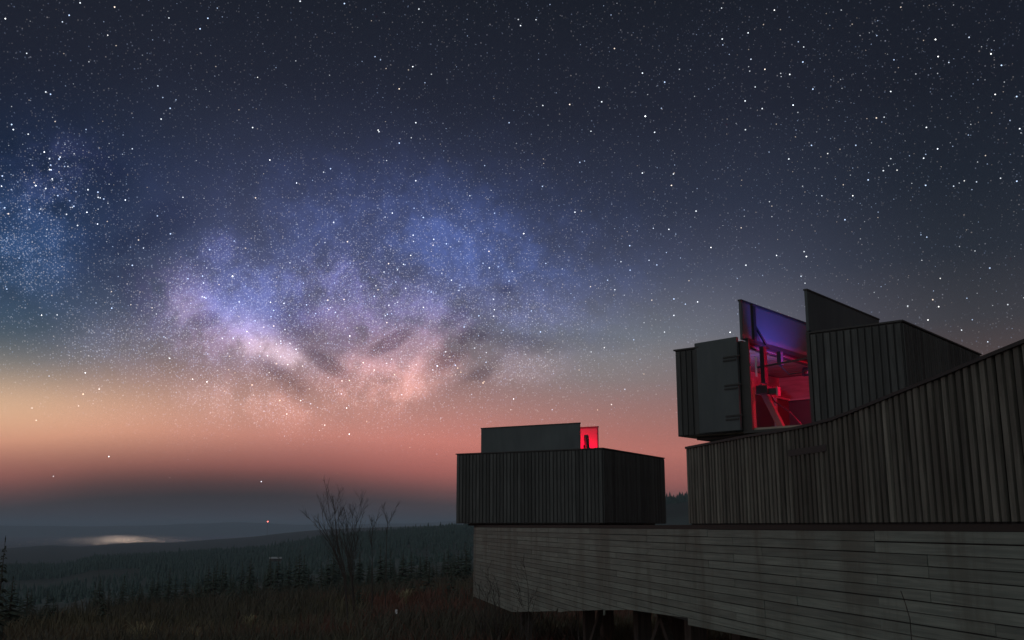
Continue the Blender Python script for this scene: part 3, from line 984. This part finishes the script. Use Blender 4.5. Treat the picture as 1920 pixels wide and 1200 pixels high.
# bare saplings: each stem follows its own curve, with forking twigs
def grow(mb, p, d, ln, rad, depth, rg, twist=.35):
    n = 4; pts = [p]; rads = [rad]
    q = Vector(p); dd = Vector(d).normalized()
    for i in range(n):
        dd = (dd + Vector((rg.gauss(0, .10), rg.gauss(0, .10), rg.gauss(.05, .06)))).normalized()
        q = q + dd * ln / n
        pts.append(q.copy()); rads.append(max(rad * (1 - .75 * (i + 1) / n), .003))
        if depth > 0:
            for _ in range(rg.choice((1, 1, 2))):
                t_ = rg.uniform(0, 6.28); s_ = Vector((math.cos(t_), math.sin(t_), .2)) * rg.uniform(.45, .9)
                grow(mb, q, (dd + s_), ln * rg.uniform(.25, .48), max(rads[-1] * .55, .004), depth - 1, rg)
    mb.tube(pts, rads, 5, False)


def at(px_, py_, Yd):
    d = direction(px_, py_); return Vector(d * (Yd / d.y))


def sapling(name, base_px, Yd, stems, label, cat, group=None, seed=1, thick=.03, twigs=True):
    rg = random.Random(seed)
    a_ = az_el(base_px, 1100)[0]; r_ = Yd / math.cos(R(a_)); bx, by = r_ * math.sin(R(a_)), Yd
    bz = gz_xy(bx, by) - .1
    o = empty(name, (bx, by, bz)); tag(o, label, cat, group)
    for st in stems:
        dep = rg.uniform(-.5, .5)
        P = [Vector((rg.uniform(-.06, .06), rg.uniform(-.06, .06), 0))]
        for i, (x_, y_) in enumerate(st):
            w = at(x_, y_, Yd + dep * (i + 1) / len(st) * 2); P.append(w - Vector((bx, by, bz)))
        n = len(P); rads = [max(thick * (1 - .85 * i / (n - 1)), min(.006, thick * .6)) for i in range(n)]
        mb = MB().tube(P, rads, 6, False)
        stem = mb.build('stem', M['twig'], o, True)
        if not twigs: continue
        tw = MB()
        for i in range(max(1, n - 3), n):
            a0, b0 = P[i - 1], P[i]
            for k in range(4):
                f_ = rg.random(); q = a0.lerp(b0, f_); dd = (b0 - a0).normalized()
                t_ = rg.uniform(0, 6.28); s_ = Vector((math.cos(t_), math.sin(t_) * .6, .25)) * rg.uniform(.35, .8)
                grow(tw, q, dd + s_, (b0 - a0).length * rg.uniform(.35, .8), rads[i] * .55 + .002, 1, rg)
        tw.build('twigs', M['twig'], stem)
    return o


sapling('bare_sapling', 655, 42, [
    [(648, 1090), (630, 1040), (621, 990), (617, 955), (612, 916)], [(648, 1090), (633, 1030), (628, 970), (630, 945), (637, 924)],
    [(645, 1085), (625, 1030), (606, 1002), (590, 982), (568, 961)], [(647, 1080), (622, 1020), (606, 985), (604, 945)],
    [(648, 1080), (634, 1020), (626, 950), (624, 930)], [(646, 1085), (616, 1010), (600, 985), (594, 965)], [(648, 1080), (630, 1010), (612, 975), (606, 950)], [(648, 1085), (640, 1020), (634, 975), (640, 950)]],
    'tallest bare sapling on the moor, dark stems fanning against the sky', 'sapling', None, 3, .021)
sapling('bare_sapling', 668, 44, [
    [(660, 1090), (650, 1030), (640, 985), (638, 945)], [(660, 1080), (652, 1020), (650, 975), (658, 955)], [(662, 1090), (660, 1020), (670, 970), (679, 934)],
    [(662, 1090), (668, 1020), (676, 980), (683, 955)], [(660, 1090), (655, 1010), (648, 965)], [(660, 1090), (658, 1010), (662, 975), (657, 945)], [(661, 1090), (664, 1020), (668, 985), (668, 960)], [(659, 1090), (646, 1020), (643, 980), (645, 960)]],
    'bushy bare sapling just right of the tallest one', 'sapling', None, 5, .019)
sapling('bare_sapling', 700, 47, [
    [(698, 1060), (697, 1010), (702, 985), (712, 960)], [(698, 1060), (697, 1010), (698, 985), (697, 970)]],
    'thin bare sapling with low forked top between two others', 'sapling', None, 7, .022)
sapling('bare_sapling', 724, 48, [
    [(724, 1060), (725, 1010), (727, 980), (721, 962), (715, 944)], [(724, 1060), (725, 1010), (727, 981), (736, 966), (744, 948)]],
    'slender bare sapling with a wide V fork, rightmost of the saplings', 'sapling', None, 9, .024)
for (px_, Yd, st, lab, sd, th) in [
        (108, 52, [[(108, 1150), (109, 1110)]], 'short dead stem standing before the valley on the left', 1, .03),
        (184, 55, [[(183, 1110), (186, 1056)]], 'thin tall dead stem left of the tree line', 2, .016),
        (204, 58, [[(204, 1120), (203, 1085)]], 'short thin dead stem right of the thin tall one', 3, .014),
        (1716, 5.9, [[(1706, 1160), (1697, 1130), (1689, 1108)]], 'thin dead stem leaning against the plank wall in the near right', 4, .0035)]:
    sapling('dead_stem', px_, Yd, st, lab, 'plant stem', None, sd, th, False)
for i, (px_, Yd, tips, lab) in enumerate([
        (905, 27.0, [(898, 1095), (910, 1090), (915, 1110)], 'bare shrub against the far corner of the plank wall'),
        (935, 25.0, [(925, 1105), (938, 1098), (950, 1112)], 'bare shrub second from the far corner of the plank wall'),
        (992, 22.0, [(980, 1105), (990, 1100), (1003, 1118), (985, 1120)], 'bare shrub in front of the thin pale stilt'),
        (1085, 19.0, [(1078, 1118), (1084, 1112)], 'bare shrub in front of the slanted lower edge of the plank wall')]):
    sapling('bare_shrub', px_, Yd, [[(px_ + (tx - px_) * .5, 1165), (tx, ty)] for tx, ty in tips], lab, 'shrub', None, 20 + i, .012)

# spruces standing alone in the foreground
def lone(px_, top_y, r_, label, slim=1.0, k=None):
    a_ = az_el(px_, 1100)[0]; e = az_el(px_, top_y)[1]
    x, y = r_ * math.sin(R(a_)), r_ * math.cos(R(a_)); zg = gz_xy(x, y) - .2
    spruce(x, y, r_ * math.tan(R(e)) - zg, label, None, .2, k, slim)


lone(1, 1003, 44, 'spruce cut by the left edge with a long bare leader', .55, 0)
lone(40, 1120, 62, 'small spruce in the left corner beside the tall leader', .9, 1)
lone(300, 1128, 70, 'small dark spruce below the tree line in the left foreground', 1.2, 2)
lone(170, 1122, 85, 'young spruce on the slope above the pale tussocks', 1.1, 3)
lone(560, 1030, 110, 'tall pointed spruce standing forward left of the bare saplings', .9, 4)
lone(712, 1020, 120, 'narrow spruce seen right behind the bare saplings', .8, 1)

# young spruces scattered over the lower slope, and dark twiggy scrub between them
ry = random.Random(31)
for i in range(64):
    px_ = ry.uniform(-40, 640) if i < 50 else ry.uniform(640, 880)
    r_ = ry.uniform(58, 128); hg = ry.uniform(1.3, 3.6) * (1.25 if r_ > 95 else .85)
    a_ = az_el(px_, 1100)[0]
    where = 'left of the bare saplings' if px_ < 640 else 'right of the bare saplings'
    spruce(r_ * math.sin(R(a_)), r_ * math.cos(R(a_)), hg, 'young spruce scattered on the dim slope ' + where, 'young spruces on the slope ' + where, slim=ry.uniform(1.1, 1.6))
ps = []
for i in range(3800):
    a_ = rng.uniform(-31, 3); r_ = 26 * (135 / 26) ** rng.uniform(0, 1)
    x, y = r_ * math.sin(R(a_)), r_ * math.cos(R(a_))
    if noise.noise(Vector((x * .09, y * .09, 7.0))) < -.02: continue
    ps.append((x, y, ground_z(a_, r_), rng.uniform(.5, 1.15) * (1 + (r_ > 60) * .6), 8, .8 + r_ * .006))
blades('scrub', ps, M['scrub'], 'dark twiggy scrub in patches over the moor slope', 'scrub')

def nth(k):
    return str(k) + ('th' if 10 <= k % 100 <= 20 else {1: 'st', 2: 'nd', 3: 'rd'}.get(k % 10, 'th'))


def place_labels(key, what, group):
    ts = sorted((o for o in SC.objects if o.parent is None and str(o.get('label', '')).startswith(key)), key=lambda o: o.location.x / o.location.y)
    hs = sorted(o.scale.z for o in ts)
    for k, o in enumerate(ts):
        size = 'low' if o.scale.z < hs[len(hs) // 3] else ('tall' if o.scale.z > hs[2 * len(hs) // 3] else 'middling')
        o['label'] = size + ' ' + what + ', ' + nth(k + 1) + ' from the left'
        o['group'] = group


place_labels('dark spruce in the near tree line', 'dark spruce in the near tree line behind the moor', 'spruces of the near tree line')
place_labels('young spruce scattered', 'young spruce among those scattered on the dim slope', 'young spruces scattered on the slope')

# marker post on the moor
a_ = az_el(743, 1146)[0]; x, y = 40 * math.sin(R(a_)), 40 * math.cos(R(a_)); zt_ = 40 * math.tan(R(az_el(743, 1143)[1]))
zg = gz_xy(x, y)
o = empty('marker_post', (x, y, zg - .2)); tag(o, 'short pale marker post in the heather right of the saplings', 'post')
MB().box(-.035, .035, -.035, .035, 0, max(.5, zt_ - zg + .2 - .16)).build('post', M['post'], o)
MB().box(-.04, .04, -.04, .04, max(.5, zt_ - zg + .2 - .158), max(.66, zt_ - zg + .2)).build('cap', M['white'], o)

# farm building far down in the valley
p = at(517, 1040, 780); zg = gz_xy(p.x, p.y)
o = empty('farm_building', (p.x, p.y, p.z - 5.0), R(8)); tag(o, 'pale roofed farm shed among trees in the valley', 'building')
o.scale = (.62, .62, .55)
MB().box(-7, 7, -4, 4, 0, 4.0).build('wall', M['post'], o)
MB().hexa([(-7.4, -4.5, 3.8), (7.4, -4.5, 3.8), (7.4, 4.5, 3.8), (-7.4, 4.5, 3.8), (-7.4, -.1, 6.0), (7.4, -.1, 6.0), (7.4, .1, 6.0), (-7.4, .1, 6.0)]).build('roof', M['shed_roof'], o)
MB().box(-2, 2, -4.06, -4.003, 0, 3.2).build('door', M['black'], o)

# radio mast with a beacon on the far ridge
p = at(502, 978, 4000); zg = gz_xy(p.x, p.y)
o = empty('radio_mast', (p.x, p.y, zg - 1)); tag(o, 'thin radio mast with a red beacon on the distant hill', 'mast')
hm = p.z - zg + 1
mb = MB()
for k in range(3):
    t_ = k * 2.094; mb.tube([(math.cos(t_) * 1.2, math.sin(t_) * 1.2, 0), (math.cos(t_) * .5, math.sin(t_) * .5, hm - 2)], .16, 5)
for k in range(int(hm // 3)):
    z_ = k * 3.0; w_ = 1.2 - .7 * z_ / hm
    for q in range(3):
        t0, t1 = q * 2.094, (q + 1) * 2.094
        mb.bar((math.cos(t0) * w_, math.sin(t0) * w_, z_), (math.cos(t1) * w_, math.sin(t1) * w_, z_ + 2.6), .12)
mb.build('lattice', M['steel'], o)
MB().tube([(0, 0, hm - 2), (0, 0, hm - 1.2), (0, 0, hm + 1.2), (0, 0, hm + 2)], [.8, 2.2, 2.2, .8], 10).build('beacon', glow('beacon', (1.0, .16, .12), 7), o)

# lights of a far town on the shore, many small lamps
ico = np.array([(1, 0, 0), (-1, 0, 0), (0, 1, 0), (0, -1, 0), (0, 0, 1), (0, 0, -1)], float)
icf = np.array([(0, 2, 4), (2, 1, 4), (1, 3, 4), (3, 0, 4), (2, 0, 5), (1, 2, 5), (3, 1, 5), (0, 3, 5)])
d = direction(230, 1012); kk = WZ / d.z; tx, ty = d.x * kk, d.y * kk
Vs, Fs = [], []
for i in range(3600):
    k_ = 1.0 / max(rng.normal(1.0, .20), .55)                 # farther lamps crowd towards the shore line
    lat = rng.normal(0, 120) if i % 3 else rng.normal(0, 270)
    q = np.array([tx * k_ + lat, ty * k_, WZ + 3 + abs(rng.normal(0, 5))])
    Vs.append(ico * rng.uniform(.7, 1.5) + q); Fs.append(icf + 6 * i)
mat = glow('town_lamps', (1.0, .72, .54), 2.1); mat.cycles.emission_sampling = 'NONE'
tag(np_mesh('town_lights', np.concatenate(Vs), np.concatenate(Fs), mat), 'warm lights of a far town by the water', 'lights', None, 'stuff')

# ------------------------------------------------------------------ stars
RS = 60000.0
bright = [(1210, 218, 3), (436, 518, 3), (982, 438, 2.4), (1512, 481, 2.2), (1456, 479, 1.8), (1108, 246, 1.6), (774, 125, 1.8), (709, 244, 1.8),
          (556, 343, 1.8), (881, 367, 1.6), (722, 407, 1.5), (1487, 197, 2.2), (1416, 163, 1.6), (1408, 111, 1.6), (1507, 88, 1.5), (1274, 130, 1.6),
          (1754, 74, 2.4), (1759, 106, 2), (1858, 101, 2.2), (1817, 70, 1.6), (1779, 117, 1.5), (1866, 177, 1.8), (1758, 279, 2), (1552, 288, 1.6),
          (1599, 367, 1.8), (1541, 367, 1.5), (1682, 319, 1.6), (1788, 349, 1.6), (1808, 339, 1.4), (1831, 341, 1.4), (25, 243, 2), (83, 285, 2.2),
          (93, 318, 2), (67, 348, 2.4), (3, 349, 1.8), (163, 398, 2), (183, 420, 1.8), (235, 375, 2), (188, 371, 1.6), (269, 465, 1.7), (506, 300, 1.8),
          (343, 370, 1.7), (248, 279, 1.6), (117, 41, 1.6), (78, 591, 1.8), (160, 699, 1.9), (92, 705, 1.2), (656, 630, 2.2), (770, 479, 2), (204, 856, 2),
          (490, 903, 1.8), (388, 716, 2), (100, 893, 1.4), (655, 814, 2.2), (650, 765, 1.8), (963, 748, 1.8), (1133, 652, 1.6), (1369, 623, 2.2), (1308, 566, 1.9),
          (1502, 518, 1.7), (1763, 522, 1.5), (1740, 600, 1.9), (1760, 575, 1.9), (1803, 619, 1.7), (1852, 641, 1.6), (1452, 19, 1.8), (1353, 15, 1.4), (976, 48, 1.8),
          (10, 35, 2), (50, 100, 1.7), (296, 161, 1.6), (1005, 37, 1.5), (202, 66, 1.5), (483, 145, 1.4), (1333, 464, 1.8), (1225, 428, 1.5), (1217, 488, 1.5), (60, 765, 1.3)]
Vs, Fs, Cs = [], [], []
n = 0
def star(dv, size, b, col):
    global n
    u_ = Vector((0, 0, 1)).cross(dv).normalized(); v_ = dv.cross(u_)
    B_ = np.array([u_, v_, dv])
    Vs.append((ico * size) @ B_ + np.array(dv) * RS); Fs.append(icf + 6 * n); Cs.append(np.repeat([[*(np.array(col) * b), 1.0]], 6, 0)); n += 1
PXR = RS / 987.0                        # one render pixel at the star sphere
tints = [(.72, .82, 1.0), (.85, .92, 1.0), (1, 1, 1), (1, .93, .85), (.62, .72, 1.0)]
for (x, y, mg) in bright:
    star(direction(x, y), PXR * (.36 + .15 * mg), .24 + .28 * mg, tints[rng.integers(0, 3)])
    if mg >= 1.8: star(direction(x, y), PXR * .22 * mg, 1.0, (1, 1, 1))
cnt = 0
knots = [(*az_el(x_, y_), sp_) for x_, y_, sp_ in [(110, 335, 1.8), (60, 430, 2.6), (340, 570, 2.0), (480, 580, 2.4), (510, 660, 1.8), (650, 540, 3.0), (780, 560, 4.5), (780, 680, 3.0), (900, 520, 4.0), (620, 720, 3.5), (1400, 400, 6.0), (1700, 250, 6.0)]]
while cnt < 7000:
    if cnt % 5 < 3:
        a_ = rng.uniform(-40, 40); el = math.degrees(math.asin(rng.uniform(math.sin(R(1.5)), math.sin(R(48)))))
    else:
        k_ = knots[rng.integers(0, len(knots))]; a_, el = rng.normal(k_[0], k_[2]), rng.normal(k_[1], k_[2] * .75)
    if el < 1.5 or (el < 8 and rng.random() > (el - 1.0) / 8): cnt += el < 1.5; continue
    z_ = math.sin(R(el))
    dv = Vector((math.sin(R(a_)) * math.sqrt(1 - z_ * z_), math.cos(R(a_)) * math.sqrt(1 - z_ * z_), z_))
    mag = rng.pareto(1.7)                # many faint, few bright
    b = min(.06 + .095 * mag, .80)
    k_ = rng.random()
    col = (.55, .70, 1.0) if k_ < .45 else ((.86, .92, 1.0) if k_ < .82 else (1.0, .84, .70))
    if el < 9: col = tuple(np.array(col) * (1, .86, .74))
    star(dv, PXR * min(.37 + .07 * mag, .74), b, col); cnt += 1
so = np_mesh('stars', np.concatenate(Vs), np.concatenate(Fs), None)
ca = so.data.color_attributes.new('glow', 'FLOAT_COLOR', 'POINT'); ca.data.foreach_set('color', np.concatenate(Cs).astype(np.float32).ravel())
m, t, b = material('starlight')
at_ = t.node('ShaderNodeAttribute'); at_.attribute_name = 'glow'
em = t.node('ShaderNodeEmission'); t.put(em.inputs[0], at_.outputs['Color']); em.inputs[1].default_value = 1.0
tr = t.node('ShaderNodeBsdfTransparent'); ad = t.node('ShaderNodeAddShader')
t.t.links.new(em.outputs[0], ad.inputs[0]); t.t.links.new(tr.outputs[0], ad.inputs[1])
t.t.links.new(ad.outputs[0], t.t.nodes['Material Output'].inputs['Surface'])
m.cycles.emission_sampling = 'NONE'
so.data.materials.append(m)
tag(so, 'field of stars strewn over the night sky', 'stars', None, 'stuff')

# ------------------------------------------------------------------ haze
m = bpy.data.materials.new('night_haze'); m.use_nodes = True
nt = m.node_tree; nt.nodes.clear()
pv = nt.nodes.new('ShaderNodeVolumePrincipled'); pv.inputs['Color'].default_value = (.60, .77, .96, 1); pv.inputs['Density'].default_value = 1.1e-4; pv.inputs['Anisotropy'].default_value = .0
om = nt.nodes.new('ShaderNodeOutputMaterial'); nt.links.new(pv.outputs[0], om.inputs['Volume'])
hz = MB().box(-31000, 31000, -31000, 31000, -175, 112).build('haze', m)
tag(hz, 'thin blue night haze lying over the land', 'haze', None, 'stuff')
